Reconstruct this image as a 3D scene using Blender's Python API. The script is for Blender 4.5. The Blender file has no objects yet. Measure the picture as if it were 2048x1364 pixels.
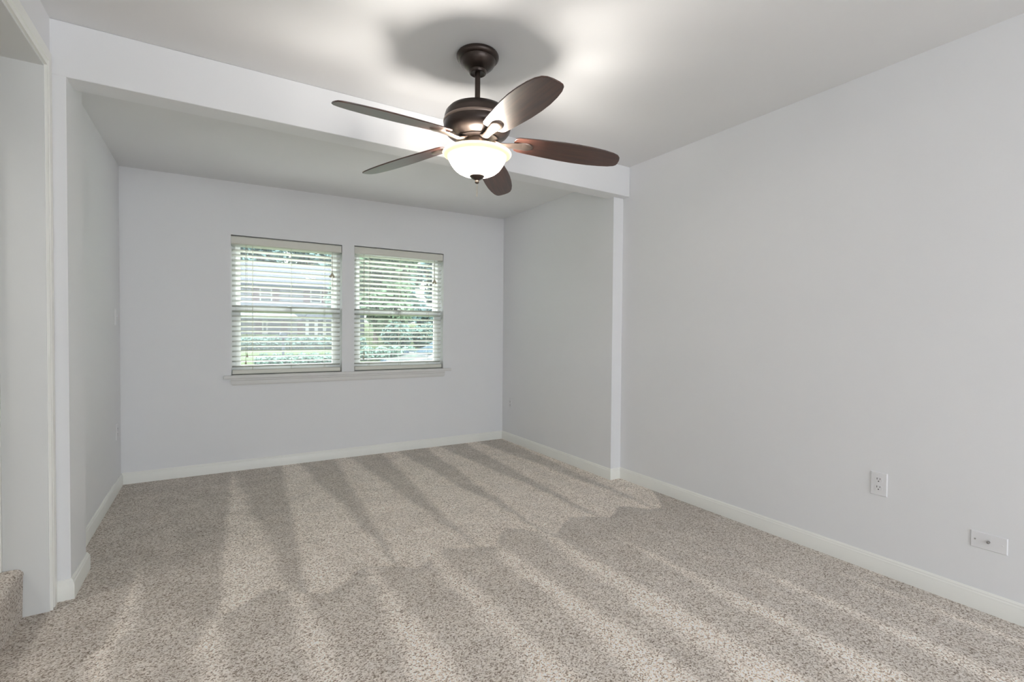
import bpy, bmesh, math, random
from mathutils import Vector, Matrix
random.seed(7)
sc = bpy.context.scene
C = sc.collection
PI = math.pi

# ------------------------------------------------------------------ camera, world, lights, exposure
F_PX, YAW, PITCH, ROLL, CAM_Z = 961.22, 0.5526, -0.0193, 0.0080, 1.1565
def set_camera():
    cy, sy, cp, sp = math.cos(YAW), math.sin(YAW), math.cos(PITCH), math.sin(PITCH)
    f = Vector((sy*cp, cy*cp, sp)); r = Vector((cy, -sy, 0)); u = r.cross(f)
    cr, sr = math.cos(ROLL), math.sin(ROLL)
    r, u = cr*r + sr*u, -sr*r + cr*u
    cam = bpy.data.cameras.new('camera'); o = bpy.data.objects.new('camera', cam); C.objects.link(o)
    cam.sensor_width = 36; cam.sensor_fit = 'HORIZONTAL'; cam.lens = F_PX/2048*36
    cam.clip_start = .05; cam.clip_end = 500
    m = Matrix.Identity(4)
    for i in range(3):
        m[i][0], m[i][1], m[i][2] = r[i], u[i], -f[i]
    m[2][3] = CAM_Z
    o.matrix_world = m
    sc.camera = o
set_camera()

w = bpy.data.worlds.new('sky'); sc.world = w; w.use_nodes = True
nt = w.node_tree; nt.nodes.clear()
wo = nt.nodes.new('ShaderNodeOutputWorld'); bg = nt.nodes.new('ShaderNodeBackground')
bg.inputs['Color'].default_value = (.86, .95, 1.0, 1); bg.inputs['Strength'].default_value = 2.6
# overcast sky, three to four times brighter overhead than at the horizon
SKY = .88
def world_sky():
    tc = nt.nodes.new('ShaderNodeTexCoord'); sp = nt.nodes.new('ShaderNodeSeparateXYZ')
    nt.links.new(tc.outputs['Generated'], sp.inputs[0])
    mr = nt.nodes.new('ShaderNodeMapRange'); mr.inputs[1].default_value = 0; mr.inputs[2].default_value = 1
    mr.inputs[3].default_value = 1.25*SKY; mr.inputs[4].default_value = 7.0*SKY
    nt.links.new(sp.outputs[2], mr.inputs[0]); nt.links.new(mr.outputs[0], bg.inputs['Strength'])
    nt.links.new(bg.outputs[0], wo.inputs[0])
world_sky()

def area(name, loc, rot, sx, sy, power, color=(1, 1, 1)):
    l = bpy.data.lights.new(name, 'AREA'); l.shape = 'RECTANGLE'; l.size = sx; l.size_y = sy
    l.energy = power; l.color = color
    o = bpy.data.objects.new(name, l); C.objects.link(o); o.location = loc; o.rotation_euler = rot
    return o
# fill light added behind the camera, set in a made-up window opening
area('added_rear_fill', (1.0, -4.64, 1.30), (PI/2, 0, 0), 2.9, 1.9, 43, (.895, .94, 1.0))
# area light added high outside the front windows to brighten the alcove
area('added_alcove_fill', (1.4, 9.5, 6.0), (math.radians(-55), 0, 0), 7, 3, 2250, (1, .96, 1.0))
# unseen light added in the stairwell to brighten the jamb
area('added_jamb_fill', (-1.6, 2.1, 2.3), (0, math.radians(20), 0), .5, .5, 10, (1, .97, .92))

sc.view_settings.view_transform = 'Standard'; sc.view_settings.look = 'None'
sc.view_settings.gamma = 1; sc.view_settings.use_curve_mapping = False
sc.view_settings.exposure = 0.62
sc.cycles.max_bounces = 10; sc.cycles.diffuse_bounces = 6; sc.cycles.transparent_max_bounces = 16
sc.cycles.caustics_reflective = False; sc.cycles.caustics_refractive = False
sc.cycles.sample_clamp_indirect = 6

# ------------------------------------------------------------------ room measures (metres)
HM = 2.44                                   # main ceiling
XR, XAR, XAL, XP, XL = 2.742, 2.641, -.601, -.531, -.581
YB, YBK, ZB = 2.722, 2.856, 2.211           # beam front, back, underside
YPIER, YRET = 3.003, 2.79                   # back of left pier, step in right wall
P0, P1 = Vector((XAL, 4.5318, 0)), Vector((XAR, 4.4706, 0))   # ends of window wall
HCL, HCR = 2.347, 2.367                     # alcove ceiling
YBACK = -4.6
YJ, YJ0, ZJ = 2.64, 1.70, 2.208             # stair opening in left wall
FA = math.atan2(P1.y-P0.y, P1.x-P0.x)
FD = (P1-P0).normalized(); FN = Vector((FD.y, -FD.x, 0))      # along the wall, into the room
def fw(u, d, z):                            # u along window wall, d into the room
    p = P0 + FD*u + FN*d
    return Vector((p.x, p.y, z))

# ------------------------------------------------------------------ helpers
class MB:
    def __init__(s): s.v = []; s.f = []; s.m = []
    def add(s, vs, fs, mi=0):
        b = len(s.v); s.v += [Vector(p) for p in vs]; s.f += [[b+i for i in f] for f in fs]; s.m += [mi]*len(fs)
    def box(s, a, b, mi=0, M=None):
        x0, y0, z0 = a; x1, y1, z1 = b
        vs = [Vector(p) for p in ((x0,y0,z0),(x1,y0,z0),(x1,y1,z0),(x0,y1,z0),(x0,y0,z1),(x1,y0,z1),(x1,y1,z1),(x0,y1,z1))]
        if M: vs = [M @ p for p in vs]
        s.add(vs, [(0,3,2,1),(4,5,6,7),(0,1,5,4),(1,2,6,5),(2,3,7,6),(3,0,4,7)], mi)
    def prism(s, poly, z0, z1, mi=0, M=None):     # poly in xy, counter-clockwise
        n = len(poly)
        vs = [Vector((x, y, z0)) for x, y in poly] + [Vector((x, y, z1)) for x, y in poly]
        if M: vs = [M @ p for p in vs]
        s.add(vs, [tuple(range(n-1, -1, -1)), tuple(range(n, 2*n))] + [(i, (i+1) % n, n+(i+1) % n, n+i) for i in range(n)], mi)
    def lathe(s, prof, n=48, c=(0, 0), mi=0, M=None):   # prof of (r, z)
        vs = []
        for r, z in prof:
            for k in range(n):
                a = 2*PI*k/n; vs.append(Vector((c[0]+r*math.cos(a), c[1]+r*math.sin(a), z)))
        if M: vs = [M @ p for p in vs]
        fs = [(i*n+k, i*n+(k+1) % n, (i+1)*n+(k+1) % n, (i+1)*n+k) for i in range(len(prof)-1) for k in range(n)]
        s.add(vs, fs, mi)
    def tube(s, pts, r, n=8, mi=0):
        pts = [Vector(p) for p in pts]; rs = r if isinstance(r, (list, tuple)) else [r]*len(pts)
        vs = []
        for i, p in enumerate(pts):
            t = (pts[min(i+1, len(pts)-1)]-pts[max(i-1, 0)]).normalized()
            a = t.cross(Vector((0, 0, 1)))
            if a.length < 1e-3: a = Vector((1, 0, 0))
            a.normalize(); b = t.cross(a)
            for k in range(n):
                q = 2*PI*k/n; vs.append(p+(a*math.cos(q)+b*math.sin(q))*rs[i])
        fs = [(i*n+k, i*n+(k+1) % n, (i+1)*n+(k+1) % n, (i+1)*n+k) for i in range(len(pts)-1) for k in range(n)]
        fs += [tuple(range(n-1, -1, -1)), tuple(range((len(pts)-1)*n, len(pts)*n))]
        s.add(vs, fs, mi)
    def sweep(s, path, prof, mi=0, flip=False):   # path of (x,y); prof of (d, z), d to the left of travel (right if flip)
        n = len(path); rows = []
        P = [Vector(p) for p in path]
        sg = -1 if flip else 1
        for i, p in enumerate(P):
            d0 = (p-P[i-1]).normalized() if i else None
            d1 = (P[i+1]-p).normalized() if i < n-1 else None
            n0 = Vector((-d0.y, d0.x))*sg if d0 else None
            n1 = Vector((-d1.y, d1.x))*sg if d1 else None
            m = n0 if n1 is None else n1 if n0 is None else (n0+n1)/(1+n0.dot(n1))
            rows.append([Vector((p.x+m.x*d, p.y+m.y*d, z)) for d, z in prof])
        k = len(prof); vs = [q for r in rows for q in r]
        fs = [(i*k+j, (i+1)*k+j, (i+1)*k+(j+1) % k, i*k+(j+1) % k) for i in range(n-1) for j in range(k)]
        fs += [tuple(range(k)), tuple(range((n-1)*k+k-1, (n-1)*k-1, -1))]
        s.add(vs, fs, mi)
    def build(s, name, mats, parent=None, smooth=None, bevel=0):
        me = bpy.data.meshes.new(name); me.from_pydata([tuple(p) for p in s.v], [], s.f)
        if not isinstance(mats, (list, tuple)): mats = [mats]
        for m in mats: me.materials.append(m)
        for p, mi in zip(me.polygons, s.m): p.material_index = mi
        bm = bmesh.new(); bm.from_mesh(me)
        bmesh.ops.remove_doubles(bm, verts=bm.verts, dist=1e-6)
        bmesh.ops.recalc_face_normals(bm, faces=bm.faces)
        if smooth is not None:
            for f in bm.faces: f.smooth = True
            for e in bm.edges:
                if len(e.link_faces) == 2 and e.calc_face_angle(0) > math.radians(smooth): e.smooth = False
        bm.to_mesh(me); bm.free()
        o = bpy.data.objects.new(name, me); C.objects.link(o)
        if parent: o.parent = parent
        if bevel:
            b = o.modifiers.new('bevel', 'BEVEL'); b.width = bevel; b.segments = 2; b.limit_method = 'ANGLE'
            b.angle_limit = math.radians(40)
        return o
def tag(o, label=None, cat=None, group=None, kind=None):
    if label: o['label'] = label
    if cat: o['category'] = cat
    if group: o['group'] = group
    if kind: o['kind'] = kind
    return o
def thing(name, label, cat, loc=(0, 0, 0), rz=0, group=None, kind=None):
    o = bpy.data.objects.new(name, None); C.objects.link(o); o.empty_display_size = .1
    o.location = loc; o.rotation_euler = (0, 0, rz)
    return tag(o, label, cat, group, kind)
def copy_tree(o, parent=None):
    c = o.copy(); C.objects.link(c); c.parent = parent
    for ch in list(o.children): copy_tree(ch, c)
    return c

# ------------------------------------------------------------------ materials
class NT:
    def __init__(s, m): s.t = m.node_tree
    def n(s, typ, **kw):
        nd = s.t.nodes.new(typ)
        for k, v in kw.items(): setattr(nd, k, v)
        return nd
    def l(s, a, b): s.t.links.new(a, b)
    def math(s, op, a, b=None, c=None, clamp=False):
        nd = s.n('ShaderNodeMath', operation=op, use_clamp=clamp)
        for i, v in enumerate((a, b, c)):
            if v is None: continue
            if isinstance(v, (int, float)): nd.inputs[i].default_value = v
            else: s.l(v, nd.inputs[i])
        return nd.outputs[0]
    def sstep(s, v, a, b):
        nd = s.n('ShaderNodeMapRange', interpolation_type='SMOOTHSTEP')
        s.l(v, nd.inputs[0])
        for i, q in ((1, a), (2, b)):
            if isinstance(q, (int, float)): nd.inputs[i].default_value = q
            else: s.l(q, nd.inputs[i])
        return nd.outputs[0]
def srgb(*c):
    return tuple(((x/255)/12.92 if x/255 <= .04045 else ((x/255+.055)/1.055)**2.4) for x in c)+(1,)
def mat(name, col, rough=.5, metal=0, spec=.5, var=0, vscale=8, bump=0, bscale=200, coat=0, coatr=.1, stretch=None):
    m = bpy.data.materials.new(name); m.use_nodes = True; N = NT(m)
    p = m.node_tree.nodes['Principled BSDF']
    p.inputs['Base Color'].default_value = col; p.inputs['Roughness'].default_value = rough
    p.inputs['Metallic'].default_value = metal; p.inputs['Specular IOR Level'].default_value = spec
    p.inputs['Coat Weight'].default_value = coat; p.inputs['Coat Roughness'].default_value = coatr
    tc = N.n('ShaderNodeTexCoord'); co = tc.outputs['Object']
    if stretch:
        mp = N.n('ShaderNodeMapping'); mp.inputs['Scale'].default_value = stretch; N.l(co, mp.inputs[0]); co = mp.outputs[0]
    if var:
        nz = N.n('ShaderNodeTexNoise'); nz.inputs['Scale'].default_value = vscale; nz.inputs['Detail'].default_value = 5
        N.l(co, nz.inputs['Vector'])
        mx = N.n('ShaderNodeMix', data_type='RGBA'); N.l(nz.outputs[0], mx.inputs[0])
        mx.inputs[6].default_value = tuple(c*(1-var) for c in col[:3])+(1,); mx.inputs[7].default_value = tuple(min(1, c*(1+var)) for c in col[:3])+(1,)
        N.l(mx.outputs[2], p.inputs['Base Color'])
    if bump:
        nz = N.n('ShaderNodeTexNoise'); nz.inputs['Scale'].default_value = bscale; nz.inputs['Detail'].default_value = 3
        N.l(co, nz.inputs['Vector'])
        b = N.n('ShaderNodeBump'); b.inputs['Strength'].default_value = bump; b.inputs['Distance'].default_value = .002
        N.l(nz.outputs[0], b.inputs['Height']); N.l(b.outputs[0], p.inputs['Normal'])
    return m

M = {}
M['wall'] = mat('wall_paint', (.824, .828, .842, 1), .6, spec=.25, var=.015, vscale=1.5, bump=.08, bscale=220)
M['ceiling'] = mat('ceiling_paint', (.785, .785, .79, 1), .8, spec=.15, var=.012, vscale=1.2, bump=.06, bscale=160)
M['trim'] = mat('trim_paint', (.88, .88, .84, 1), .35, spec=.4, var=.01, vscale=5)
M['sill'] = mat('sill_paint', (.74, .735, .72, 1), .45, spec=.3, var=.01, vscale=5)
M['jamb'] = mat('jamb_paint', (.72, .73, .725, 1), .5, spec=.3, var=.01, vscale=4)
M['vinyl'] = mat('white_vinyl', (.82, .84, .83, 1), .35, var=.01)
M['plastic'] = mat('white_plastic', (.80, .80, .815, 1), .3, var=.01)
M['black'] = mat('dark_slot', (.012, .012, .013, 1), .6, var=.1)
M['steel'] = mat('nickel', (.5, .5, .5, 1), .22, metal=1, var=.05)
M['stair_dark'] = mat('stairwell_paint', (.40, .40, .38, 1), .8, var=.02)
M['valance'] = mat('cream_blind_rail', (.72, .71, .64, 1), .45, var=.02)
M['cord'] = mat('cotton_cord', (.50, .48, .42, 1), .9, var=.1, vscale=80)
M['tassel'] = mat('tassel_wood', (.50, .46, .35, 1), .5, var=.08, vscale=60)
M['bronze'] = mat('oiled_bronze', (.055, .040, .034, 1), .34, metal=.75, var=.2, vscale=14, coat=.2, coatr=.25)
M['bronze_light'] = mat('brushed_bronze', (.30, .235, .20, 1), .33, metal=.9, var=.1, vscale=20)
M['chain'] = mat('chain_brass', (.25, .2, .15, 1), .4, metal=1, var=.1)

def blade_mat():
    m = mat('walnut_blade', (.05, .02, .014, 1), .42, spec=.6, coat=.6, coatr=.36)
    N = NT(m); p = m.node_tree.nodes['Principled BSDF']
    tc = N.n('ShaderNodeTexCoord'); mp = N.n('ShaderNodeMapping'); mp.inputs['Scale'].default_value = (3, 55, 55)
    N.l(tc.outputs['Object'], mp.inputs[0])
    nz = N.n('ShaderNodeTexNoise'); nz.inputs['Scale'].default_value = 1.6; nz.inputs['Detail'].default_value = 6
    N.l(mp.outputs[0], nz.inputs['Vector'])
    cr = N.n('ShaderNodeValToRGB'); cr.color_ramp.elements[0].position = .3; cr.color_ramp.elements[1].position = .75
    cr.color_ramp.elements[0].color = (.030, .011, .008, 1); cr.color_ramp.elements[1].color = (.095, .034, .021, 1)
    N.l(nz.outputs[0], cr.inputs[0]); N.l(cr.outputs[0], p.inputs['Base Color'])
    return m
M['blade'] = blade_mat()

def slat_mat():
    m = bpy.data.materials.new('blind_slat'); m.use_nodes = True; N = NT(m)
    p = m.node_tree.nodes['Principled BSDF']; out = m.node_tree.nodes['Material Output']
    nz = N.n('ShaderNodeTexNoise'); nz.inputs['Scale'].default_value = 9
    cr = N.n('ShaderNodeValToRGB'); cr.color_ramp.elements[0].color = (.62, .63, .59, 1); cr.color_ramp.elements[1].color = (.66, .67, .63, 1)
    N.l(nz.outputs[0], cr.inputs[0]); N.l(cr.outputs[0], p.inputs['Base Color']); p.inputs['Roughness'].default_value = .4
    tr = N.n('ShaderNodeBsdfTranslucent'); tr.inputs[0].default_value = (.82, .86, .78, 1)
    mx = N.n('ShaderNodeMixShader'); mx.inputs[0].default_value = .07
    N.l(p.outputs[0], mx.inputs[1]); N.l(tr.outputs[0], mx.inputs[2]); N.l(mx.outputs[0], out.inputs[0])
    return m
M['slat'] = slat_mat()

def glass_mat():
    m = bpy.data.materials.new('window_glass'); m.use_nodes = True; N = NT(m)
    m.node_tree.nodes.clear(); out = N.n('ShaderNodeOutputMaterial')
    t = N.n('ShaderNodeBsdfTransparent'); t.inputs[0].default_value = (.965, .985, .975, 1)
    g = N.n('ShaderNodeBsdfGlossy'); g.inputs['Roughness'].default_value = .02
    lw = N.n('ShaderNodeLayerWeight'); lw.inputs[0].default_value = .5
    fr_ = N.math('MULTIPLY_ADD', N.math('POWER', lw.outputs['Facing'], 4.0), .5, .035)
    mx = N.n('ShaderNodeMixShader'); N.l(fr_, mx.inputs[0]); N.l(t.outputs[0], mx.inputs[1]); N.l(g.outputs[0], mx.inputs[2])
    haze_bsdf = N.n('ShaderNodeBsdfTranslucent'); haze_bsdf.inputs[0].default_value = (.86, .95, .96, 1)      # haze put into the glass to lift the dark outdoor tones
    m2 = N.n('ShaderNodeMixShader'); m2.inputs[0].default_value = .009
    N.l(mx.outputs[0], m2.inputs[1]); N.l(haze_bsdf.outputs[0], m2.inputs[2]); N.l(m2.outputs[0], out.inputs[0])
    return m
M['glass'] = glass_mat()

def bowl_mat(name, tcol, pcol, f0, f1):
    m = bpy.data.materials.new(name); m.use_nodes = True; N = NT(m)
    m.node_tree.nodes.clear(); out = N.n('ShaderNodeOutputMaterial')
    tr = N.n('ShaderNodeBsdfTranslucent'); tr.inputs[0].default_value = tcol
    p = N.n('ShaderNodeBsdfPrincipled'); p.inputs['Roughness'].default_value = .3; p.inputs['Base Color'].default_value = pcol
    nz = N.n('ShaderNodeTexNoise'); nz.inputs['Scale'].default_value = 12
    mr = N.n('ShaderNodeMapRange'); mr.inputs[3].default_value = f0; mr.inputs[4].default_value = f1
    N.l(nz.outputs[0], mr.inputs[0])
    mx = N.n('ShaderNodeMixShader'); N.l(mr.outputs[0], mx.inputs[0]); N.l(tr.outputs[0], mx.inputs[1]); N.l(p.outputs[0], mx.inputs[2])
    N.l(mx.outputs[0], out.inputs[0])
    return m
M['bowl'] = bowl_mat('frosted_glass', (.99, .93, .80, 1), (.88, .82, .68, 1), .06, .10)
M['bowl_rim'] = bowl_mat('dimmed_glass_rim', (.33, .27, .18, 1), (.87, .81, .68, 1), .50, .56)  # fainter lamp glow at the rim put into the glass colour

def carpet_mat():
    m = bpy.data.materials.new('cut_pile_carpet'); m.use_nodes = True; N = NT(m)
    p = m.node_tree.nodes['Principled BSDF']; p.inputs['Roughness'].default_value = .95; p.inputs['Specular IOR Level'].default_value = .1
    p.inputs['Sheen Weight'].default_value = .15; p.inputs['Sheen Roughness'].default_value = .5
    tc = N.n('ShaderNodeTexCoord'); co = tc.outputs['Object']
    # tufts
    wob = N.n('ShaderNodeTexNoise'); wob.inputs['Scale'].default_value = 260; wob.inputs['Detail'].default_value = 2; N.l(co, wob.inputs['Vector'])
    va = N.n('ShaderNodeVectorMath', operation='SCALE'); va.inputs['Scale'].default_value = .005; N.l(wob.outputs['Color'], va.inputs[0])
    vb = N.n('ShaderNodeVectorMath', operation='ADD'); N.l(co, vb.inputs[0]); N.l(va.outputs[0], vb.inputs[1])
    vo = N.n('ShaderNodeTexVoronoi'); vo.inputs['Scale'].default_value = 215; N.l(vb.outputs[0], vo.inputs['Vector'])
    sp = N.n('ShaderNodeSeparateColor'); N.l(vo.outputs['Color'], sp.inputs[0])
    nz = N.n('ShaderNodeTexNoise'); nz.inputs['Scale'].default_value = 45; nz.inputs['Detail'].default_value = 3; N.l(co, nz.inputs['Vector'])
    # vacuum marks: strips along y, brushed away from the viewer beyond the seam and towards him before it
    sx = N.n('ShaderNodeSeparateXYZ'); N.l(co, sx.inputs[0]); X, Y = sx.outputs[0], sx.outputs[1]
    d1 = N.n('ShaderNodeTexNoise'); d1.inputs['Scale'].default_value = 2.3; d1.inputs['Detail'].default_value = 4; N.l(co, d1.inputs['Vector'])
    dv = N.math('SUBTRACT', d1.outputs[0], .5)
    xd = N.math('ADD', X, N.math('MULTIPLY', dv, .10))
    yd = N.math('ADD', Y, N.math('MULTIPLY', dv, .35))
    seam = N.math('ADD', yd, N.math('MULTIPLY', N.math('ABSOLUTE', N.math('SUBTRACT', N.math('FRACT', N.math('MULTIPLY', xd, 2.4)), .5)), .34))
    zone = N.sstep(seam, 2.35, 2.395)                                  # 1 beyond the seam
    # far strips: dark wedges, pointed at the seam, wide at the window wall
    tri = N.math('MULTIPLY', N.math('ABSOLUTE', N.math('SUBTRACT', N.math('FRACT', N.math('DIVIDE', N.math('ADD', xd, .10), .43)), .5)), 2)
    lx = N.math('MULTIPLY', N.math('SUBTRACT', .42, X), 1.1, clamp=True)
    wid = N.math('ADD', N.math('MULTIPLY', N.math('SUBTRACT', yd, 2.35), .30), lx)
    thr = N.math('SUBTRACT', 1.0, wid)
    darkfar = N.sstep(tri, N.math('SUBTRACT', thr, .20), N.math('ADD', thr, .13))
    # near strips: light streaks
    tri2 = N.math('MULTIPLY', N.math('ABSOLUTE', N.math('SUBTRACT', N.math('FRACT', N.math('DIVIDE', N.math('ADD', xd, .02), .325)), .5)), 2)
    wid2 = N.math('MULTIPLY', N.math('SUBTRACT', 2.55, yd), .34)
    lr = N.math('MULTIPLY', N.math('SUBTRACT', X, 1.5), .55, clamp=True)
    thr2 = N.math('ADD', N.math('SUBTRACT', 1.0, wid2), lr)
    lightnear = N.sstep(N.math('ADD', tri2, N.math('MULTIPLY', dv, 1.1)), N.math('SUBTRACT', thr2, .28), N.math('ADD', thr2, .22))
    nap_far = N.math('SUBTRACT', 1.14, N.math('MULTIPLY', darkfar, .33))
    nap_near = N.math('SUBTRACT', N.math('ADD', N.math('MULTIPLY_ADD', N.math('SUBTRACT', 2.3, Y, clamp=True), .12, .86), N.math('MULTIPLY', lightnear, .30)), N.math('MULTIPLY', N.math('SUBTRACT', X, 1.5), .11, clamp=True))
    nap = N.n('ShaderNodeMix', data_type='FLOAT'); N.l(zone, nap.inputs[0]); N.l(nap_near, nap.inputs[2]); N.l(nap_far, nap.inputs[3])
    patch = N.n('ShaderNodeTexNoise'); patch.inputs['Scale'].default_value = 6; patch.inputs['Detail'].default_value = 5; N.l(co, patch.inputs['Vector'])
    napv = N.math('MULTIPLY', nap.outputs[0], N.math('ADD', .80, N.math('MULTIPLY', patch.outputs[0], .42)))
    fib = N.n('ShaderNodeTexNoise'); fib.inputs['Scale'].default_value = 520; fib.inputs['Detail'].default_value = 2; N.l(co, fib.inputs['Vector'])
    val = N.math('ADD', N.math('ADD', N.math('MULTIPLY', sp.outputs[0], .54), N.math('MULTIPLY', fib.outputs[0], .42)), N.math('MULTIPLY', nz.outputs[0], .10))
    cr = N.n('ShaderNodeValToRGB'); e = cr.color_ramp
    e.elements[0].position = .20; e.elements[0].color = (.13, .093, .065, 1)
    e.elements[1].position = .85; e.elements[1].color = (.97, .91, .86, 1)
    for pos, c in ((.31, (.36, .285, .222, 1)), (.41, (.61, .53, .455, 1)), (.62, (.88, .80, .72, 1))):
        q = e.elements.new(pos); q.color = c
    N.l(val, cr.inputs[0])
    ml = N.n('ShaderNodeVectorMath', operation='SCALE'); N.l(cr.outputs[0], ml.inputs[0]); N.l(napv, ml.inputs['Scale'])
    N.l(ml.outputs[0], p.inputs['Base Color'])
    hb = N.math('ADD', N.math('MULTIPLY', vo.outputs['Distance'], -1.0), N.math('MULTIPLY', sp.outputs[1], .35))
    b = N.n('ShaderNodeBump'); b.inputs['Strength'].default_value = .55; b.inputs['Distance'].default_value = .004
    N.l(hb, b.inputs['Height']); N.l(b.outputs[0], p.inputs['Normal'])
    return m
M['carpet'] = carpet_mat()

# ------------------------------------------------------------------ room shell
S = 'structure'
b = MB(); b.box((-.74, YBACK-.1, -.12), (2.95, 4.7, 0)); b.box((-2.3, YJ0-.5, -.12), (-.74, YJ+.2, 0)); tag(b.build('floor', M['carpet']), kind=S)
b = MB(); b.box((-.74, YBACK-.1, HM), (2.95, YBK, HM+.12)); tag(b.build('ceiling', M['ceiling']), kind=S)
b = MB()
q0, q1 = (XAL-.13, YBK), (2.95, YBK)
cv = [(XAL-.13, YBK, HCL), (2.95, YBK, HCR), (2.95, 4.7, HCR), (XAL-.13, 4.7, HCL)]
b.add(cv+[(x, y, z+.2) for x, y, z in cv], [(0,1,2,3),(7,6,5,4),(0,4,5,1),(1,5,6,2),(2,6,7,3),(3,7,4,0)])
tag(b.build('ceiling_alcove', M['ceiling']), kind=S)
b = MB(); b.box((XL-.13, YB, ZB), (XR, YBK, HM)); tag(b.build('beam', M['wall'], bevel=.004), kind=S)
b = MB(); b.box((XR, YBACK, 0), (XR+.15, YRET, HM)); b.box((XAR, YRET, 0), (XR+.15, 4.47, HM))
tag(b.build('wall_right', M['wall']), kind=S)
# left wall: header over the stair opening, solid part nearer the camera, post, pier, alcove wall
b = MB()
b.box((XL-.134, YBACK, 0), (XL, YJ0, HM)); b.box((XL-.134, YJ0, ZJ), (XL, YJ, HM)); b.box((XL-.134, YJ, 0), (XL, YB, HM))
b.box((XL-.134, YB, 0), (XP, YPIER, ZB)); b.box((XL-.134, YBK, ZB), (XP, YPIER, HM))
b.box((XAL-.134, YPIER, 0), (XAL, 4.53, HM))
tag(b.build('wall_left', M['wall']), kind=S)
# wall behind the camera with a wide opening made up for the fill light
b = MB(); yb = YBACK
for a, c in (((-.715, 0), (-.5, HM)), ((2.5, 0), (2.89, HM)), ((-.5, 0), (2.5, .30)), ((-.5, 2.30), (2.5, HM))):
    b.box((a[0], yb-.1, a[1]), (c[0], yb, c[1]))
tag(b.build('wall_rear', M['wall']), kind=S)

# window wall with two openings
WIN = [(.708, 1.573, .783, 1.925), (1.681, 2.552, .783, 1.932)]        # u0, u1, z0, z1 
WT = .14
def fbox(bm, u0, u1, d0, d1, z0, z1, mi=0):
    vs = [fw(u, d, z) for z in (z0, z1) for u, d in ((u0, d1), (u1, d1), (u1, d0), (u0, d0))]
    bm.add(vs, [(0,3,2,1),(4,5,6,7),(0,1,5,4),(1,2,6,5),(2,3,7,6),(3,0,4,7)], mi)
LW = (P1-P0).length
b = MB()
us = [-.15, WIN[0][0], WIN[0][1], WIN[1][0], WIN[1][1], LW+.15]
fbox(b, us[0], us[1], -WT, 0, 0, HM); fbox(b, us[2], us[3], -WT, 0, 0, HM); fbox(b, us[4], us[5], -WT, 0, 0, HM)
for k in (0, 1):
    u0, u1, z0, z1 = WIN[k]
    fbox(b, u0, u1, -WT, 0, 0, z0); fbox(b, u0, u1, -WT, 0, z1, HM)
tag(b.build('wall_back', M['wall']), kind=S)

# double-hung window units
def window(k):
    u0, u1, z0, z1 = WIN[k]
    e = thing('window_%d' % (k+1), None, None, kind=S)
    f = MB(); t = .034
    for a in ((u0, u0+t, z0, z1), (u1-t, u1, z0, z1), (u0+t, u1-t, z0, z0+t), (u0+t, u1-t, z1-t, z1)):
        fbox(f, a[0], a[1], -WT, -.075, a[2], a[3])
    f.build('window_frame', M['vinyl'], e)
    zm = z0+(z1-z0)*.47
    for nm, d0, d1, a, c in (('upper_sash', -.130, -.106, zm-.02, z1-t), ('lower_sash', -.103, -.079, z0+t, zm+.022)):
        s = .034; g = MB()
        fbox(g, u0+t, u0+t+s, d0, d1, a, c); fbox(g, u1-t-s, u1-t, d0, d1, a, c)
        fbox(g, u0+t+s, u1-t-s, d0, d1, a, a+s+.008); fbox(g, u0+t+s, u1-t-s, d0, d1, c-s-.006, c)
        so = g.build(nm, M['vinyl'], e, bevel=.002)
        p = MB(); dm = (d0+d1)/2
        fbox(p, u0+t+s-.004, u1-t-s+.004, dm-.002, dm+.002, a+s, c-s)
        p.build('pane', M['glass'], so)
    lk = MB(); um = (u0+u1)/2; fbox(lk, um-.03, um+.03, -.079, -.066, zm+.022, zm+.030); fbox(lk, um-.01, um+.02, -.079, -.07, zm+.03, zm+.040)
    lk.build('sash_lock', M['vinyl'], e, bevel=.002)
window(0); window(1)

# stool and apron shared by both windows
e = thing('trim_1', None, None, kind=S)
b = MB(); fbox(b, .655, 2.632, .0005, .034, .757, .783)
for k in (0, 1): fbox(b, WIN[k][0]+.001, WIN[k][1]-.001, -.074, .01, .760, .7835)
b.build('stool', M['sill'], e, bevel=.004)
b = MB()
ap = [(.0005, .757), (.018, .757), (.018, .742), (.013, .738), (.013, .712), (.009, .700), (.0005, .700)]
n = len(ap)
vs = [fw(.705+(.014 if z < .71 else 0), d, z) for d, z in ap]+[fw(2.566-(.014 if z < .71 else 0), d, z) for d, z in ap]
b.add(vs, [tuple(range(n)), tuple(range(2*n-1, n-1, -1))]+[(i, i+n, (i+1) % n+n, (i+1) % n) for i in range(n)])
b.build('apron', M['sill'], e)

# baseboards
BP = [(0, 0), (.014, 0), (.014, .060), (.0125, .064), (.0125, .068), (.009, .073), (.0085, .078), (.004, .085), (0, .085)]
b = MB(); b.sweep([(XR, YBACK), (XR, YRET), (XAR, YRET), (P1.x, P1.y-.0)], BP); tag(b.build('baseboard_right', M['trim'], smooth=25), kind=S)
b = MB(); b.sweep([(P1.x, P1.y), (P0.x, P0.y)], BP); tag(b.build('baseboard_back', M['trim'], smooth=25), kind=S)
b = MB(); b.sweep([(P0.x, P0.y), (XAL, YPIER), (XP, YPIER), (XP, YB), (XL, YB)], BP); tag(b.build('baseboard_left', M['trim'], smooth=25), kind=S)

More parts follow.
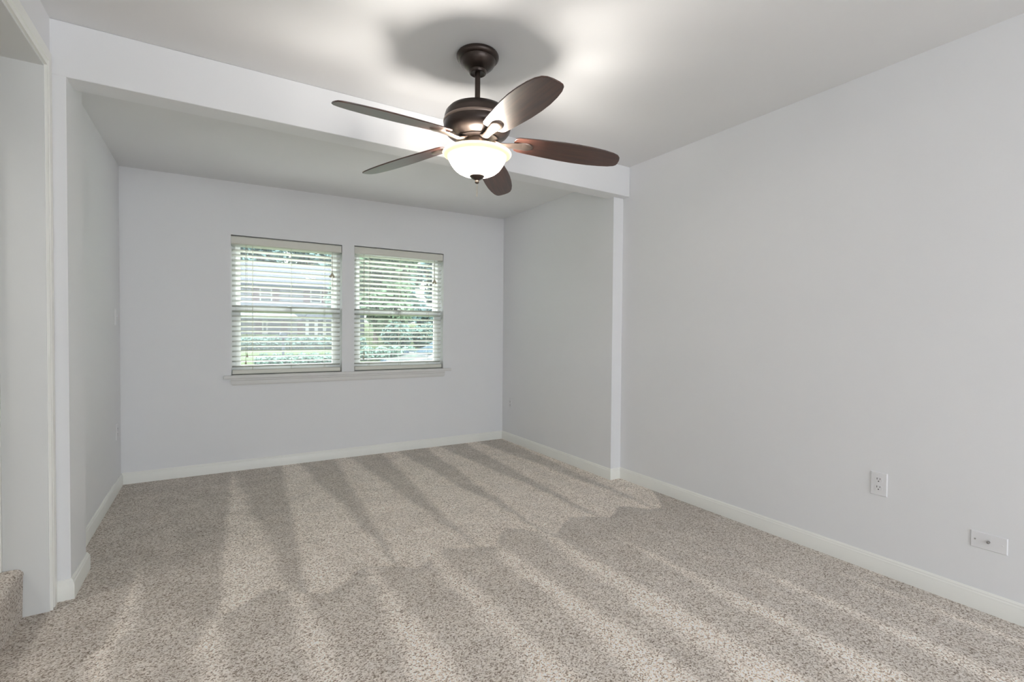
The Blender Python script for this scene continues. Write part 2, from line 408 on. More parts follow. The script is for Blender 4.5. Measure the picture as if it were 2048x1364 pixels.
# casing round the stair opening
CP = [(0, 0), (.010, 0), (.010, .007), (.006, .011), (.006, .026), (.010, .030), (.010, .068), (.007, .076), (0, .078)]
b = MB()
n = len(CP)
zt = ZJ+.004; sc_y = .87
def ring(fn): return [fn(d, s_) for d, s_ in CP]
rows = [ring(lambda d, s_: (XL+d, YJ+.002+s_*sc_y, 0)), ring(lambda d, s_: (XL+d, YJ+.002+s_*sc_y, zt+s_)), ring(lambda d, s_: (XL+d, YJ0-.002-s_*sc_y, zt+s_)), ring(lambda d, s_: (XL+d, YJ0-.002-s_*sc_y, 0))]
vs = [p for r in rows for p in r]
fs = [(i*n+j, i*n+(j+1) % n, (i+1)*n+(j+1) % n, (i+1)*n+j) for i in range(3) for j in range(n)]+[tuple(range(n)), tuple(range(4*n-1, 3*n-1, -1))]
b.add(vs, fs); tag(b.build('trim_2', M['trim']), kind=S)
# lining of the opening
b = MB()
b.box((XL-.134, YJ-.004, 0), (XL, YJ+.0, ZJ)); b.box((XL-.134, YJ0, ZJ-.004), (XL, YJ-.004, ZJ))
tag(b.build('trim_3', M['jamb']), kind=S)
b = MB(); b.box((XL-.150, YJ-.012, .2), (XL-.1345, YJ+.045, ZJ)); b.box((XL-.142, YJ-.018, .2), (XL-.1345, YJ-.012, ZJ))
tag(b.build('trim_4', M['trim']), kind=S)
# stairwell beyond the opening
b = MB()
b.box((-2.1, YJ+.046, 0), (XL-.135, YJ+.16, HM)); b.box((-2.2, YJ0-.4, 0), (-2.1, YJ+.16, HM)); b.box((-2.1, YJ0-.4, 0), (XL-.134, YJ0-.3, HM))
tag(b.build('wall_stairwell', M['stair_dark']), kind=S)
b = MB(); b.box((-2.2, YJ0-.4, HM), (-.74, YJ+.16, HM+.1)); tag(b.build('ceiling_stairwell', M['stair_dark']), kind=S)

# first stair step, carpeted
b = MB()
prof = [(-.660, 0), (-.657, .165)]
for k in range(7):
    a = k/6*PI/2; prof.append((-.679+.024*math.cos(a), .174+.024*math.sin(a)))
prof += [(-1.6, .198), (-1.6, 0)]
n = len(prof); y0, y1 = YJ0+.002, YJ-.006
vs = [(x, y1, z) for x, z in prof]+[(x, y0, z) for x, z in prof]
b.add(vs, [tuple(range(n)), tuple(range(2*n-1, n-1, -1))]+[(i, i+n, (i+1) % n+n, (i+1) % n) for i in range(n)])
tag(b.build('carpeted_step', M['carpet'], smooth=40), 'low beige carpeted step with rounded nosing in the opening at far left', 'step')

# ------------------------------------------------------------------ blinds
def mini_tassel(p, r=.008, h=.026):
    g = MB(); x, y, z = p
    g.lathe([(0, z), (r*.3, z), (r*.45, z-h*.25), (r, z-h*.9), (r*.9, z-h), (0, z-h)], 12, (x, y)); return g
def blind(k, X, label):
    u0, u1, z0, z1 = WIN[k]
    u0 += .006; u1 -= .006; um = (u0+u1)/2
    base = fw(um, -.046, z0+.002)
    e = thing('window_blind', label, 'blind', base, FA, group='horizontal blinds on the window wall')
    hw = (u1-u0)/2; H = z1-z0-.008
    # local frame: x along the wall, -y into the room, z up
    v = MB(); vt, vb = H, H-.066
    pr = [(-.040, vb), (-.044, vb+.006), (-.044, vt-.010), (-.040, vt-.004), (-.034, vt), (-.030, vt), (-.030, vb)]
    n = len(pr); vs = [(-hw-.004, y, z) for y, z in pr]+[(hw+.001, y, z) for y, z in pr]
    v.add(vs, [tuple(range(n)), tuple(range(2*n-1, n-1, -1))]+[(i, (i+1) % n, (i+1) % n+n, i+n) for i in range(n)])
    for s in (-1, 1): v.box((min(s*(hw+.001), s*(hw-.0)), -.03, vb), (max(s*(hw+.001), s*hw), .0, vt))
    v.build('valance', M['valance'], e)
    v = MB(); v.box((-hw, -.024, H-.045), (hw, .026, H-.002)); v.build('headrail', M['vinyl'], e)
    # slats, tilted with the room edge up
    sl = MB(); zb = .048; pitch = .0415; nz = int((H-.07-zb)/pitch)
    tilt = math.radians(15)
    for i in range(nz+1):
        zc = zb+.018+i*pitch
        prev = None
        pts = []
        for j in range(7):
            t = -1+2*j/6; y = t*.025; cz = .0022*(1-t*t)
            pts.append((y*math.cos(tilt)+cz*math.sin(tilt), -y*math.sin(tilt)+cz*math.cos(tilt)))
        up = [(y, z+.0014) for y, z in pts]; lo = [(y, z-.0014) for y, z in pts]
        ring_ = lo+up[::-1]; n = len(ring_)
        sg = .0012*math.sin(i*2.1)
        vs = [(-hw+.001, y, zc+z+sg) for y, z in ring_]+[(hw-.004, y, zc+z-sg) for y, z in ring_]
        sl.add(vs, [tuple(range(n)), tuple(range(2*n-1, n-1, -1))]+[(i2, (i2+1) % n, (i2+1) % n+n, i2+n) for i2 in range(n)])
    sl.build('slats', M['slat'], e, smooth=40)
    br = MB(); br.box((-hw+.002, -.026, .004), (hw-.002, .026, .038)); br.build('bottom_rail', M['valance'], e, bevel=.004)
    ux = lambda x: x-(base.x)      # world x to local x
    for x in X['ladder']:
        g = MB()
        for y in (-.0275, .0275): g.tube([(ux(x), y, .036), (ux(x), y, H-.04)], .0009, 6)
        for i in range(nz+1):
            g.tube([(ux(x)+.003, -.0275, zb+.010+i*pitch+.006), (ux(x)+.003, .0275, zb+.010+i*pitch-.008)], .0007, 4)
        g.build('ladder_cord', M['cord'], e)
    for x, zt_ in X['tilt']:
        lx = ux(x); g = MB(); g.tube([(lx, -.034, H-.06), (lx, -.036, H-.3), (lx, -.036, zt_-z0)], .0011, 6)
        c = g.build('tilt_cord', M['cord'], e)
        mini_tassel((lx, -.036, zt_-z0), .0085, .026).build('tassel', M['tassel'], c, smooth=40)
    x, zt_ = X['lift']; lx = ux(x); g = MB()
    for dx in (-.003, 0, .003): g.tube([(lx+dx*.4, -.036, H-.06), (lx+dx, -.040, zt_-z0)], .0011, 6)
    c = g.build('lift_cord', M['cord'], e)
    for dx, dz in ((-.012, 0), (.0, .012), (.011, -.002)):
        t = mini_tassel((0, 0, 0), .010, .040); o = t.build('tassel', M['tassel'], c, smooth=40)
        o.location = (lx+dx*.3, -.042, zt_-z0+.004+dz); o.rotation_euler = (0, -dx*28, 0)
    g = MB(); zz = zt_-z0-.03
    g.tube([(lx, -.04, zz), (lx+.004, -.04, zz-.07), (lx+.012, -.04, zz-.13), (lx+.004, -.041, zz-.155), (lx-.004, -.041, zz-.12), (lx+.002, -.04, zz-.06)], .0011, 6)
    g.build('loose_cord', M['cord'], c)
    return e
blind(0, dict(ladder=(.263, .558, .830), tilt=((.222, .952), (.212, .895)), lift=(.889, 1.66)),
      'cream slatted blind over the wider window, white house with shutters behind')
blind(1, dict(ladder=(1.223, 1.518, 1.799), tilt=((1.172, .955), (1.166, .915)), lift=(1.858, 1.66)),
      'cream slatted blind over the narrower window, green trees and parked cars behind')

# ------------------------------------------------------------------ wall plates
def plate_base(name, label, cat, loc, rz, w_, h_, group=None):      # local: x right, -y out of the wall, z up
    e = thing(name, label, cat, loc, rz, group)
    b = MB(); t = .0055
    c = .003
    vs = [(-w_/2, -.0006, -h_/2), (w_/2, -.0006, -h_/2), (w_/2, -.0006, h_/2), (-w_/2, -.0006, h_/2), (-w_/2+c, -t, -h_/2+c), (w_/2-c, -t, -h_/2+c), (w_/2-c, -t, h_/2-c), (-w_/2+c, -t, h_/2-c)]
    b.add(vs, [(0,1,2,3),(7,6,5,4),(0,4,5,1),(1,5,6,2),(2,6,7,3),(3,7,4,0)])
    b.build('cover_plate', M['plastic'], e)
    return e
def screw(e, x, z, dark=False, y=-.0055):
    b = MB(); Mx = Matrix.Translation((x, y, z)) @ Matrix.Rotation(PI/2, 4, 'X')
    b.lathe([(.0033, 0), (.0033, .0006), (.0018, .0012), (0, .0012)], 12, M=Mx); b.build('screw', M['steel'] if dark else M['plastic'], e, smooth=40)
def outlet(label, loc, rz):
    e = plate_base('wall_outlet', label, 'outlet', loc, rz, .070, .1145, 'duplex outlets low on the walls')
    for s in (1, -1):
        b = MB(); zc = s*.0195; poly = []
        for k in range(24):
            a = 2*PI*k/24; x = .0172*math.cos(a); z = .0172*math.sin(a); poly.append((x, max(-.0135, min(.0135, z))))
        Mx = Matrix.Translation((0, -.0055, zc)) @ Matrix.Rotation(PI/2, 4, 'X')
        b.prism(poly, 0, .0016, M=Mx); so = b.build('socket', M['plastic'], e)
        g = MB(); g.box((-.0074, -.0078, zc+.001), (-.0052, -.0068, zc+.0098)); g.box((.0050, -.0078, zc+.002), (.0070, -.0068, zc+.0090))
        g.lathe([(0, .0008), (.0026, .0008), (.0026, .0), (0, 0)], 12, M=Matrix.Translation((0, -.0070, zc-.0068)) @ Matrix.Rotation(PI/2, 4, 'X'))
        g.build('slots', M['black'], so)
    screw(e, 0, 0)
    return e
outlet('white duplex outlet on the main side wall above the baseboard', (XR, 1.037, .4325), -PI/2)
outlet('white duplex outlet on the alcove side wall near the window corner', (XAR, 4.302, .400), -PI/2)
outlet('white duplex outlet on the alcove wall at left, below the light switch', (XAL, 4.36, .423), PI/2)
e = plate_base('light_switch', 'white toggle switch plate on the left alcove wall, above an outlet', 'light switch', (XAL, 4.35, 1.237), PI/2, .070, .1145)
b = MB(); b.box((-.005, -.017, .000), (.005, -.005, .010), M=Matrix.Rotation(math.radians(-18), 4, 'X')); b.build('toggle', M['plastic'], e, bevel=.001)
screw(e, 0, .03); screw(e, 0, -.03)
e = plate_base('cable_plate', 'white horizontal cable plate with metal connector near the carpet', 'cable outlet', (XR, .6445, .295), -PI/2, .1145, .070)
b = MB(); Mx = Matrix.Translation((0, -.0055, .001)) @ Matrix.Rotation(PI/2, 4, 'X')
b.prism([(.0062*math.cos(k*PI/3), .0062*math.sin(k*PI/3)) for k in range(6)], 0, .003, M=Mx)
b.lathe([(.0046, .003), (.0046, .011), (.0036, .0115), (.0030, .0115), (.0030, .008), (0, .008)], 20, M=Mx); o = b.build('coaxial_connector', M['steel'], e, smooth=40)
screw(e, -.042, .001, True); screw(e, .042, .001)

# ------------------------------------------------------------------ ceiling fan
FX, FY = 1.041, 2.011
fan = thing('ceiling_fan', 'dark bronze ceiling fan with five walnut blades and lit bowl light', 'ceiling fan', (FX, FY, HM))
L = lambda z: z-HM
def lat(name, prof, m, parent=fan, n=64, smooth=35):
    b = MB(); b.lathe([(r, L(z)) for r, z in prof], n); return b.build(name, m, parent, smooth=smooth)
lat('canopy', [(0, 2.4398), (.094, 2.4398), (.0975, 2.434), (.098, 2.427), (.095, 2.419), (.088, 2.414), (.083, 2.413), (.082, 2.408), (.080, 2.400), (.072, 2.388), (.060, 2.377), (.047, 2.369), (.041, 2.366), (.041, 2.360), (.038, 2.354), (.034, 2.352), (.031, 2.356), (.020, 2.358), (0, 2.358)], M['bronze'])
lat('downrod', [(0, 2.372), (.0125, 2.372), (.0125, 2.19), (0, 2.19)], M['bronze'], n=24)
mh = lat('motor_housing', [(0, 2.200), (.022, 2.200), (.024, 2.194), (.085, 2.194), (.112, 2.191), (.134, 2.181), (.147, 2.166), (.152, 2.150), (.153, 2.136),
     (.153, 2.131), (.155, 2.118), (.155, 2.100), (.151, 2.086), (.141, 2.073), (.124, 2.062), (.104, 2.055), (.099, 2.050), (.099, 2.046), (.075, 2.044), (.060, 2.044), (0, 2.044)], M['bronze'])
lat('trim_band', [(.150, 2.1315), (.1555, 2.1312), (.1575, 2.128), (.1575, 2.121), (.1555, 2.1178), (.150, 2.1175)], M['bronze_light'], mh)
lat('light_fitter', [(0, 2.045), (.056, 2.045), (.056, 2.020), (.064, 2.014), (.074, 2.012), (.076, 2.004), (.072, 1.996), (.040, 1.994), (0, 1.994)], M['bronze_light'])
# frosted bowl, open at the top
bowl = lat('bowl_shade', [(.1340, 1.963), (.1330, 1.958), (.1290, 1.949), (.1245, 1.940), (.1185, 1.930), (.111, 1.920), (.102, 1.910), (.090, 1.9005), (.075, 1.893), (.056, 1.887), (.036, 1.883), (.008, 1.881)], M['bowl'], smooth=60)
lat('rim', [(.146, 1.980), (.153, 1.9850), (.1585, 1.9860), (.1605, 1.983), (.1590, 1.979), (.151, 1.9735), (.1415, 1.969), (.1355, 1.966), (.1340, 1.963)], M['bowl_rim'], bowl, smooth=60)['label'] = 'cream flared glass rim'
fi = lat('finial', [(0, 1.883), (.034, 1.883), (.035, 1.879), (.030, 1.874), (.020, 1.867), (.012, 1.863), (.0095, 1.859), (.0105, 1.854), (.009, 1.849), (.004, 1.846), (0, 1.846)], M['bronze'], n=40)
b = MB(); b.tube([(0, 0, L(1.842)), (.0006, 0, L(1.80)), (0, 0, L(1.787))], .0011, 6)
for k in range(14): b.lathe([(0, L(1.838-k*.0037)), (.0017, L(1.8365-k*.0037)), (0, L(1.835-k*.0037))], 6)
b.build('pull_chain', M['chain'], fan)
b = MB(); b.lathe([(0, L(1.995)), (.006, L(1.995)), (.006, L(1.875)), (0, L(1.875))], 12); b.build('center_rod', M['bronze'], fan)
# two lamps inside the bowl
BULB = 13
for k in range(2):
    a = math.radians(62.9+180*k); x, y = .060*math.cos(a), .060*math.sin(a)
    g = MB(); g.tube([(x*.25, y*.25, L(1.996)), (x*.75, y*.75, L(1.968))], .012, 10); g.build('lamp_socket', M['bronze_light'], fan)
    l = bpy.data.lights.new('bulb', 'POINT'); l.energy = BULB; l.color = (1, .95, .88); l.shadow_soft_size = .045
    o = bpy.data.objects.new('bulb', l); C.objects.link(o); o.parent = fan; o.location = (x, y, L(1.922))
# blades: local x outward, root pitched so the left-hand edge hangs lower
def blade_outline():
    up = [(.172, .030), (.178, .046), (.195, .055), (.25, .061), (.32, .067), (.40, .073), (.48, .0745), (.55, .072), (.61, .065), (.655, .056), (.680, .046), (.690, .036), (.693, .020)]
    lo = [(.692, -.004), (.686, -.026), (.672, -.042), (.645, -.054), (.60, -.064), (.54, -.071), (.47, -.0745), (.40, -.073), (.32, -.067), (.25, -.061), (.195, -.055), (.178, -.046), (.172, -.030)]
    return lo[::1] + up[::-1] if False else up + lo
BASE = -167.3
DROOP = (5.2, 3.4, 5.2, 5.2, 5.2)
def make_blade(i):
    ang = math.radians(BASE+72*i)
    root = Matrix.Rotation(ang, 4, 'Z')
    drop = Matrix.Translation((.17, 0, L(2.040))) @ Matrix.Rotation(math.radians(DROOP[i]), 4, 'Y') @ Matrix.Rotation(math.radians(-12.5), 4, 'X') @ Matrix.Translation((-.17, 0, 0))
    if i == 0:
        b = MB(); b.prism(blade_outline()[::-1], -.003, .003); o = b.build('blade', M['blade'], fan, smooth=40, bevel=.0018)
        g = MB()
        # boss under the blade root, arm curling up to the motor
        prof = [(0, -.0125), (.012, -.0125), (.020, -.011), (.0245, -.007), (.025, -.003)]
        n = 28; vs = []
        for r, z in prof:
            for k in range(n):
                a = 2*PI*k/n; vs.append((.222+r*1.65*math.cos(a), r*1.12*math.sin(a), z))
        g.add(vs, [(j*n+k, j*n+(k+1) % n, (j+1)*n+(k+1) % n, (j+1)*n+k) for j in range(len(prof)-1) for k in range(n)])
        arm = [(.060, .004), (.085, -.010), (.110, -.016), (.140, -.013), (.175, -.009), (.21, -.008)]
        wd = [.016, .019, .017, .017, .022, .026]; th = [.006, .007, .008, .008, .007, .005]
        rows = []
        for (x, z), w_, t in zip(arm, wd, th):
            rows.append([(x, w_*math.cos(q), z+t*math.sin(q)) for q in [2*PI*k/14 for k in range(14)]])
        m_ = 14; vs = [p for r in rows for p in r]
        g.add(vs, [(j*m_+k, j*m_+(k+1) % m_, (j+1)*m_+(k+1) % m_, (j+1)*m_+k) for j in range(len(rows)-1) for k in range(m_)]+[tuple(range(m_)), tuple(range(len(rows)*m_-1, len(rows)*m_-m_-1, -1))])
        ir = g.build('blade_iron', M['bronze_light'], fan, smooth=50)
        make_blade.proto = (o, ir)
    else:
        o, ir = (q.copy() for q in make_blade.proto)
        for q in (o, ir): C.objects.link(q); q.parent = fan
    o.matrix_local = root @ drop; ir.matrix_local = root @ drop
for i in range(5): make_blade(i)

# ------------------------------------------------------------------ outside, across the street
GZ = lambda y: -.98+.0346*y
M['lawn'] = mat('lawn_grass', (0.081, 0.106, 0.046, 1), .9, spec=.1, var=.25, vscale=.7)
M['siding'] = mat('pale_siding', (0.147, 0.157, 0.182, 1), .6, var=.02, vscale=2)
M['white_out'] = mat('white_painted_wood', (0.317, 0.325, 0.333, 1), .5, var=.02)
M['shutter'] = mat('mauve_shutter', (0.081, 0.046, 0.055, 1), .6, var=.06)
M['roof'] = mat('grey_shingle', (0.075, 0.081, 0.097, 1), .8, var=.12, vscale=6)
M['eave'] = mat('slate_fascia', (0.070, 0.081, 0.098, 1), .7, var=.05)
M['pane_out'] = mat('house_window_pane', (0.050, 0.066, 0.074, 1), .12, var=.1, vscale=1)
M['door'] = mat('slate_door', (0.042, 0.054, 0.072, 1), .5, var=.05)
M['road'] = mat('asphalt', (.07, .072, .076, 1), .9, var=.1, vscale=3)
M['bark'] = mat('bark', (.16, .13, .11, 1), .9, var=.2, vscale=12)
M['leaf_a'] = mat('leaf_green', (0.163, 0.260, 0.202, 1), .6, var=.35, vscale=1.2)
M['leaf_b'] = mat('leaf_teal', (0.143, 0.234, 0.222, 1), .6, var=.35, vscale=1.2)
M['leaf_c'] = mat('leaf_yellow_green', (0.195, 0.287, 0.169, 1), .6, var=.3, vscale=1.2)
M['hedge_leaf'] = mat('hedge_leaf', (0.106, 0.183, 0.148, 1), .6, var=.35, vscale=2)
M['car_white'] = mat('white_car_paint', (0.272, 0.276, 0.280, 1), .15, coat=.6, var=.01)
M['car_blue'] = mat('slate_blue_car_paint', (.045, .06, .09, 1), .18, coat=.6, var=.02)
M['car_glass'] = mat('car_glass', (.10, .14, .18, 1), .06, var=.02)
M['tyre'] = mat('tyre_rubber', (.03, .03, .03, 1), .8, var=.1)

b = MB(); ys = [4.75, 20, 26, 26.01, 32, 32.01, 50, 95]
b.add([(-40, 4.75, GZ(4.75)), (80, 4.75, GZ(4.75)), (80, 110, GZ(110)), (-40, 110, GZ(110))], [(0,1,2,3)])
b.add([(-40, 4.75, GZ(4.75)-.4), (80, 4.75, GZ(4.75)-.4), (80, 110, GZ(110)-.4), (-40, 110, GZ(110)-.4)], [(3,2,1,0)])
tag(b.build('ground', M['lawn']), kind=S)
b = MB(); y0, y1 = 12.5, 19.8
b.add([(3.6, y0, GZ(y0)+.02), (40, y0, GZ(y0)+.02), (40, y1, GZ(y1)+.02), (3.6, y1, GZ(y1)+.02), (3.6, y0, GZ(y0)-.1), (40, y0, GZ(y0)-.1), (40, y1, GZ(y1)-.1), (3.6, y1, GZ(y1)-.1)],
      [(0,1,2,3),(7,6,5,4),(0,4,5,1),(1,5,6,2),(2,6,7,3),(3,7,4,0)])
tag(b.build('street', M['road']), kind=S)

# the house opposite
HY = 50.0; HG = .72
house = thing('house', 'white two storey house with mauve shutters seen through the wider window', 'house', (0, HY, HG))
b = MB(); b.box((-9, 0, -.4), (13, 9, 4.55)); b.build('wall', M['siding'], house)
def shingle_roof():
    b = MB(); z = 4.55
    vs = [(-9.5, -.6, z), (13.5, -.6, z), (13.5, 9.6, z), (-9.5, 9.6, z), (-9.5, 4.5, z+2.6), (13.5, 4.5, z+2.6)]
    b.add(vs, [(0,1,5,4),(2,3,4,5),(0,4,3),(1,2,5),(3,2,1,0)]); return b
ro = shingle_roof().build('roof', M['roof'], house)
b = MB(); b.box((-9.5, -.66, 4.38), (13.5, -.58, 4.62)); b.build('fascia', M['eave'], ro)
def hwin(x0, x1, z0, z1, sl, sr, n=2):
    b = MB(); t = .12
    b.box((x0, -.08, z0), (x0+t, 0, z1)); b.box((x1-t, -.08, z0), (x1, 0, z1)); b.box((x0+t, -.08, z0), (x1-t, 0, z0+t)); b.box((x0+t, -.08, z1-t), (x1-t, 0, z1))
    b.box((x0+t, -.07, (z0+z1)/2-.04), (x1-t, 0, (z0+z1)/2+.04))
    f = b.build('window', M['white_out'], house)
    b = MB(); b.box((x0+t, -.03, z0+t), (x1-t, -.01, z1-t)); b.build('pane', M['pane_out'], f)
    for a in ([(x0-sl, x0)] if sl else [])+([(x1, x1+sr)] if sr else []):
        b = MB(); b.box((a[0], -.07, z0), (a[1], 0, z1))
        for k in range(8): b.box((a[0]+.06, -.09, z0+.1+k*(z1-z0-.2)/8), (a[1]-.06, -.07, z0+.1+(k+.6)*(z1-z0-.2)/8))
        b.build('shutter', M['shutter'], house)
hwin(3.45, 4.50, 3.00, 4.30, .6, .6); hwin(7.80, 8.85, 3.05, 4.35, .6, .6); hwin(-.8, .3, 3.0, 4.3, .6, .6)
hwin(3.65, 3.72+.4, .0+.05, 1.35, .55, 0); 
b = MB(); b.box((4.15, -.12, 0), (5.20, 0, 1.40)); dr = b.build('door', M['door'], house)
b = MB(); b.box((4.6, -.15, .75), (4.95, -.12, 1.2)); b.build('pane', M['pane_out'], dr)
b = MB(); b.box((5.22, -.07, .02), (5.80, 0, 1.36)); b.build('shutter', M['shutter'], house)
b = MB(); b.box((6.65, -.10, .02), (7.15, 0, 1.36)); b.build('shutter', M['shutter'], house)
b = MB()
vs = [(-1.0, -1.6, 1.45), (6.6, -1.6, 1.45), (6.6, 0, 1.45), (-1.0, 0, 1.45), (-1.0, -1.6, 1.62), (6.6, -1.6, 1.62), (6.2, 0, 2.1), (-.8, 0, 2.1)]
b.add(vs, [(3,2,1,0),(4,5,6,7),(0,1,5,4),(1,2,6,5),(2,3,7,6),(3,0,4,7)]); b.build('porch_roof', M['white_out'], house)
b = MB()
vs = [(7.0, -1.5, 1.42), (10.2, -1.5, 1.42), (10.2, 0, 1.42), (7.0, 0, 1.42), (7.7, -.6, 2.25), (9.5, -.6, 2.25), (9.5, 0, 2.25), (7.7, 0, 2.25)]
b.add(vs, [(3,2,1,0),(4,5,6,7),(0,1,5,4),(1,2,6,5),(2,3,7,6),(3,0,4,7)]); b.build('bay_roof', M['roof'], house)
for x in (7.2, 8.0, 8.75, 9.5):
    b = MB(); b.box((x, -1.35, -.2), (x+.28, -1.1, 1.42)); b.build('column', M['white_out'], house)
b = MB(); b.box((7.3, -1.0, .0), (9.6, 0, 1.42)); b.build('bay', M['pane_out'], house)

# trees, hedges: leaves of one plant are one mesh
def leaf_cloud(blobs, count, size, seed):
    rnd = random.Random(seed); b = MB(); tot = sum(r[3]**2 for r in blobs)
    for (x, y, z, r, fl) in blobs:
        for _ in range(int(count*r*r/tot)):
            d = Vector((rnd.gauss(0, 1), rnd.gauss(0, 1), rnd.gauss(0, 1))).normalized()*r*(.55+.5*rnd.random()**.6)
            p = Vector((x+d.x, y+d.y, z+d.z*fl))
            a = Vector((rnd.gauss(0, 1), rnd.gauss(0, 1), rnd.gauss(0, 1))).normalized(); c = a.orthogonal().normalized()
            s = size*(.6+.8*rnd.random()); a, c = a*s, c*s*.55
            b.add([p-a, p+c, p+a, p-c], [(0,1,2,3)])
    return b
def tree(label, x, y, h, r, leaf, seed, n=2600, size=.32, group='trees across the street', low=.38):
    g = GZ(y); rnd = random.Random(seed)
    e = thing('tree', label, 'tree', (x, y, g), 0, group)
    bl = [(0, 0, h-r*.8, r*.75, .8)]
    for k in range(12):
        a = rnd.random()*2*PI; q = r*(.30+.35*rnd.random())
        bl.append((q*math.cos(a), q*math.sin(a), h*low+h*(.86-low)*(k+rnd.random())/12, r*(.35+.25*rnd.random()), .8))
    leaf_cloud(bl, n, size, seed).build('foliage', leaf, e)
    b = MB(); b.tube([(0, 0, -.3), (.05, 0, h*.3), (-.05, .05, h*.7)], [r*.09, r*.07, r*.03], 10)
    for k in range(4):
        a = rnd.random()*2*PI; b.tube([(0, 0, h*.3), (.4*r*math.cos(a), .4*r*math.sin(a), h*.6)], [r*.05, r*.02], 7)
    b.build('trunk', M['bark'], e)
T = M
tree('tall tree behind the house roof at its left end', -8, 67, 14.5, 3.9, T['leaf_b'], 11, 2600, .5)
tree('tall tree behind the middle of the house roof', 3.0, 67, 14.2, 4.3, T['leaf_b'], 12, 2600, .5)
tree('tall tree behind the house roof at its right end', 13.2, 79, 16.5, 5.2, T['leaf_b'], 13, 2600, .5)
tree('leafy tree in front of the house beside the bay columns', 9.6, 44, 5.6, 1.6, T['leaf_a'], 14, 2600, .20)
tree('yellow green tree seen in the left part of the narrower window', 9.9, 35, 9.4, 2.6, T['leaf_c'], 15, 7000, .30, low=.10)
tree('blue green tree filling the right part of the narrower window', 16.6, 37, 10.0, 2.6, T['leaf_b'], 16, 7000, .30, low=.10)
tree('green tree behind, between the two nearer trees of the narrower window', 15.3, 46.5, 12.0, 2.7, T['leaf_a'], 17, 6500, .36, low=.10)
tree('green tree behind the blue green tree, at its right', 22.6, 47, 12.5, 2.8, T['leaf_b'], 18, 6500, .38, low=.10)
tree('far tree at the right end of the trees across the street', 30.0, 62, 15, 4.2, T['leaf_a'], 19, 4200, .6, low=.12)
tree('far tree rising behind the gap between the other trees of the narrower window', 26.0, 80, 18, 4.6, T['leaf_b'], 20, 4200, .6, low=.12)
def hedge(label, x0, x1, y, h, d, leaf, seed, n, size=.13):
    b = leaf_cloud([(x0+(x1-x0)*(k+.5)/max(1, int((x1-x0)/h)), y+random.uniform(-.1, .1), GZ(y)+h*.5, h*.62, .85) for k in range(max(1, int((x1-x0)/h)))], n, size, seed)
    return tag(b.build('hedge', leaf), label, 'hedge', 'clipped hedges across the street')
hedge('long dark hedge crossing the lawn in front of the house', .6, 7.8, 30, .72, 1, M['hedge_leaf'], 31, 5200, .12)
hedge('low clipped hedge near the street, seen at the bottom of the wider window', 1.3, 4.1, 20.6, .46, 1, M['leaf_a'], 35, 2800, .08)
hedge('tall dark hedge under the trees of the narrower window', 9.0, 15.2, 30.4, 1.55, 1, M['hedge_leaf'], 33, 6200, .16)
hedge('low green hedge by the kerb behind the parked cars', 4.9, 8.2, 22.2, .6, 1, M['leaf_a'], 34, 2600, .09)

# mailbox on a post
mx_, my_ = 2.55, 23.5
e = thing('mailbox', 'slate grey mailbox on a post in the lawn across the street', 'mailbox', (mx_, my_, GZ(my_)))
b = MB(); b.box((-.05, -.05, -.2), (.05, .05, .95)); b.build('post', M['eave'], e)
b = MB(); b.prism([(-.14, 0), (.14, 0), (.14, .16)]+[(.14*math.cos(k*PI/8), .16+.12*math.sin(k*PI/8)) for k in range(1, 8)]+[(-.14, .16)], -.28, .28, M=Matrix.Translation((0, 0, .95)) @ Matrix.Rotation(PI/2, 4, 'X'))
b.build('box', M['door'], e)

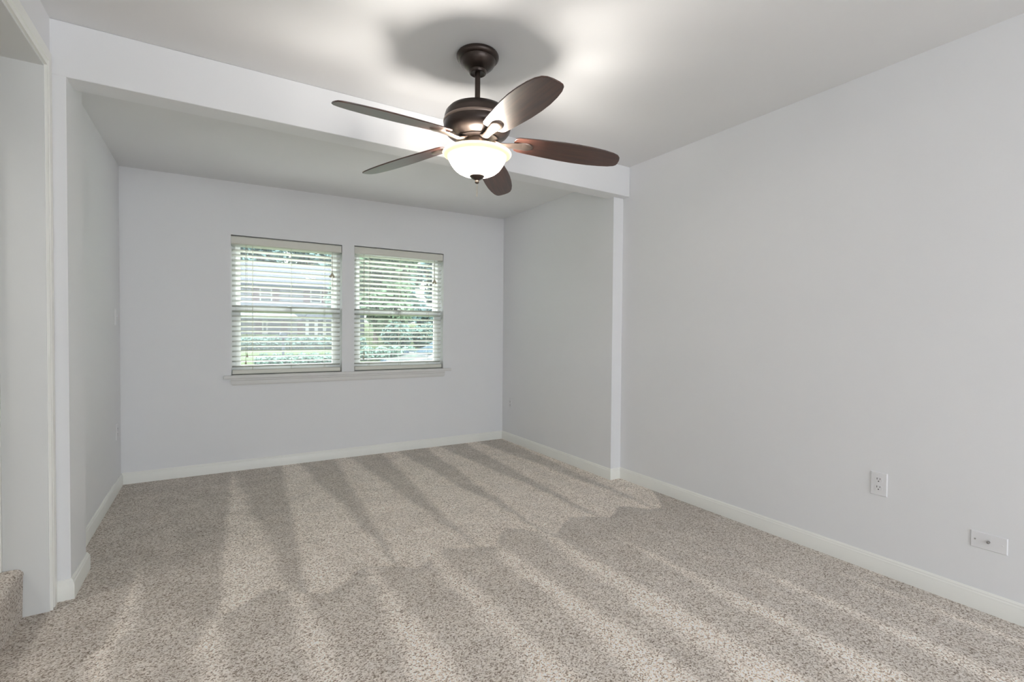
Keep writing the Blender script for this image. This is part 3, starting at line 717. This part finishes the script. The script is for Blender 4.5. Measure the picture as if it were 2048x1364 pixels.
# parked cars, noses to the left
def car(label, x, y, paint, ln, roof, nose_drop):
    e = thing('car', label, 'car', (x, y, GZ(y)+.02), 0, 'cars parked across the street'); w_ = .88
    side = [(0, .28), (.02, .55), (.12, .68), (1.15, .86), (ln-.55, .92), (ln-.05, .80), (ln, .45), (ln-.05, .26), (ln-.5, .22), (.4, .22)]
    def extr(poly, hw, inset=0, top=None):
        b = MB(); n = len(poly)
        vs = [(px, -hw+(inset if top and pz >= top else 0), pz) for px, pz in poly]+[(px, hw-(inset if top and pz >= top else 0), pz) for px, pz in poly]
        b.add(vs, [tuple(range(n)), tuple(range(2*n-1, n-1, -1))]+[(i, i+n, (i+1) % n+n, (i+1) % n) for i in range(n)]); return b
    extr(side, w_).build('body', paint, e, smooth=35, bevel=.03)
    cab = [(1.10, .84), (1.85, roof-.05), (2.2, roof), (ln-1.3, roof), (ln-.85, roof-.12), (ln-.35, .90)]
    cb = extr(cab, w_-.04, .16, roof-.13).build('cabin', paint, e, smooth=35, bevel=.03)
    g = MB()
    g.add([(1.16, -.66, .90), (1.16, .66, .90), (1.82, .58, roof-.09), (1.82, -.58, roof-.09)], [(0,1,2,3)])
    for v in g.v: v.x -= .02; v.z += .012
    wd = [(1.42, .94), (1.98, roof-.10), (ln-1.32, roof-.10), (ln-.9, .94)]
    for s in (-1, 1):
        g.add([(px, s*(w_-.032 if pz < 1 else w_-.165), pz) for px, pz in wd]+[(px, s*(w_-.05 if pz < 1 else w_-.19), pz) for px, pz in wd], [(0,1,2,3),(7,6,5,4),(0,4,5,1),(1,5,6,2),(2,6,7,3),(3,7,4,0)])
    g.build('car_windows', M['car_glass'], cb)
    for px in (.82, ln-.85):
        for s in (-1, 1):
            g = MB(); g.lathe([(0, -.1), (.30, -.1), (.32, -.07), (.32, .07), (.30, .1), (0, .1)], 24, M=Matrix.Translation((px, s*(w_-.09), .30)) @ Matrix.Rotation(PI/2, 4, 'X'))
            wl = g.build('wheel', M['tyre'], e, smooth=35)
            g = MB(); g.lathe([(0, -.012), (.19, -.012), (.19, .012), (0, .012)], 20, M=Matrix.Translation((px, s*(w_+.012), .30)) @ Matrix.Rotation(PI/2, 4, 'X')); g.build('hub', M['steel'], wl)
    for s in (-.6, .6):
        g = MB(); g.box((.005, s-.14, .56), (.10, s+.14, .68)); g.build('headlight', M['car_glass'], e)
car('white car parked across the street, its bonnet seen through the narrower window', 4.5, 14.6, M['car_white'], 4.5, 1.36, 0)
car('slate blue car parked behind the white car', 6.5, 18.2, M['car_blue'], 4.6, 1.46, 0)
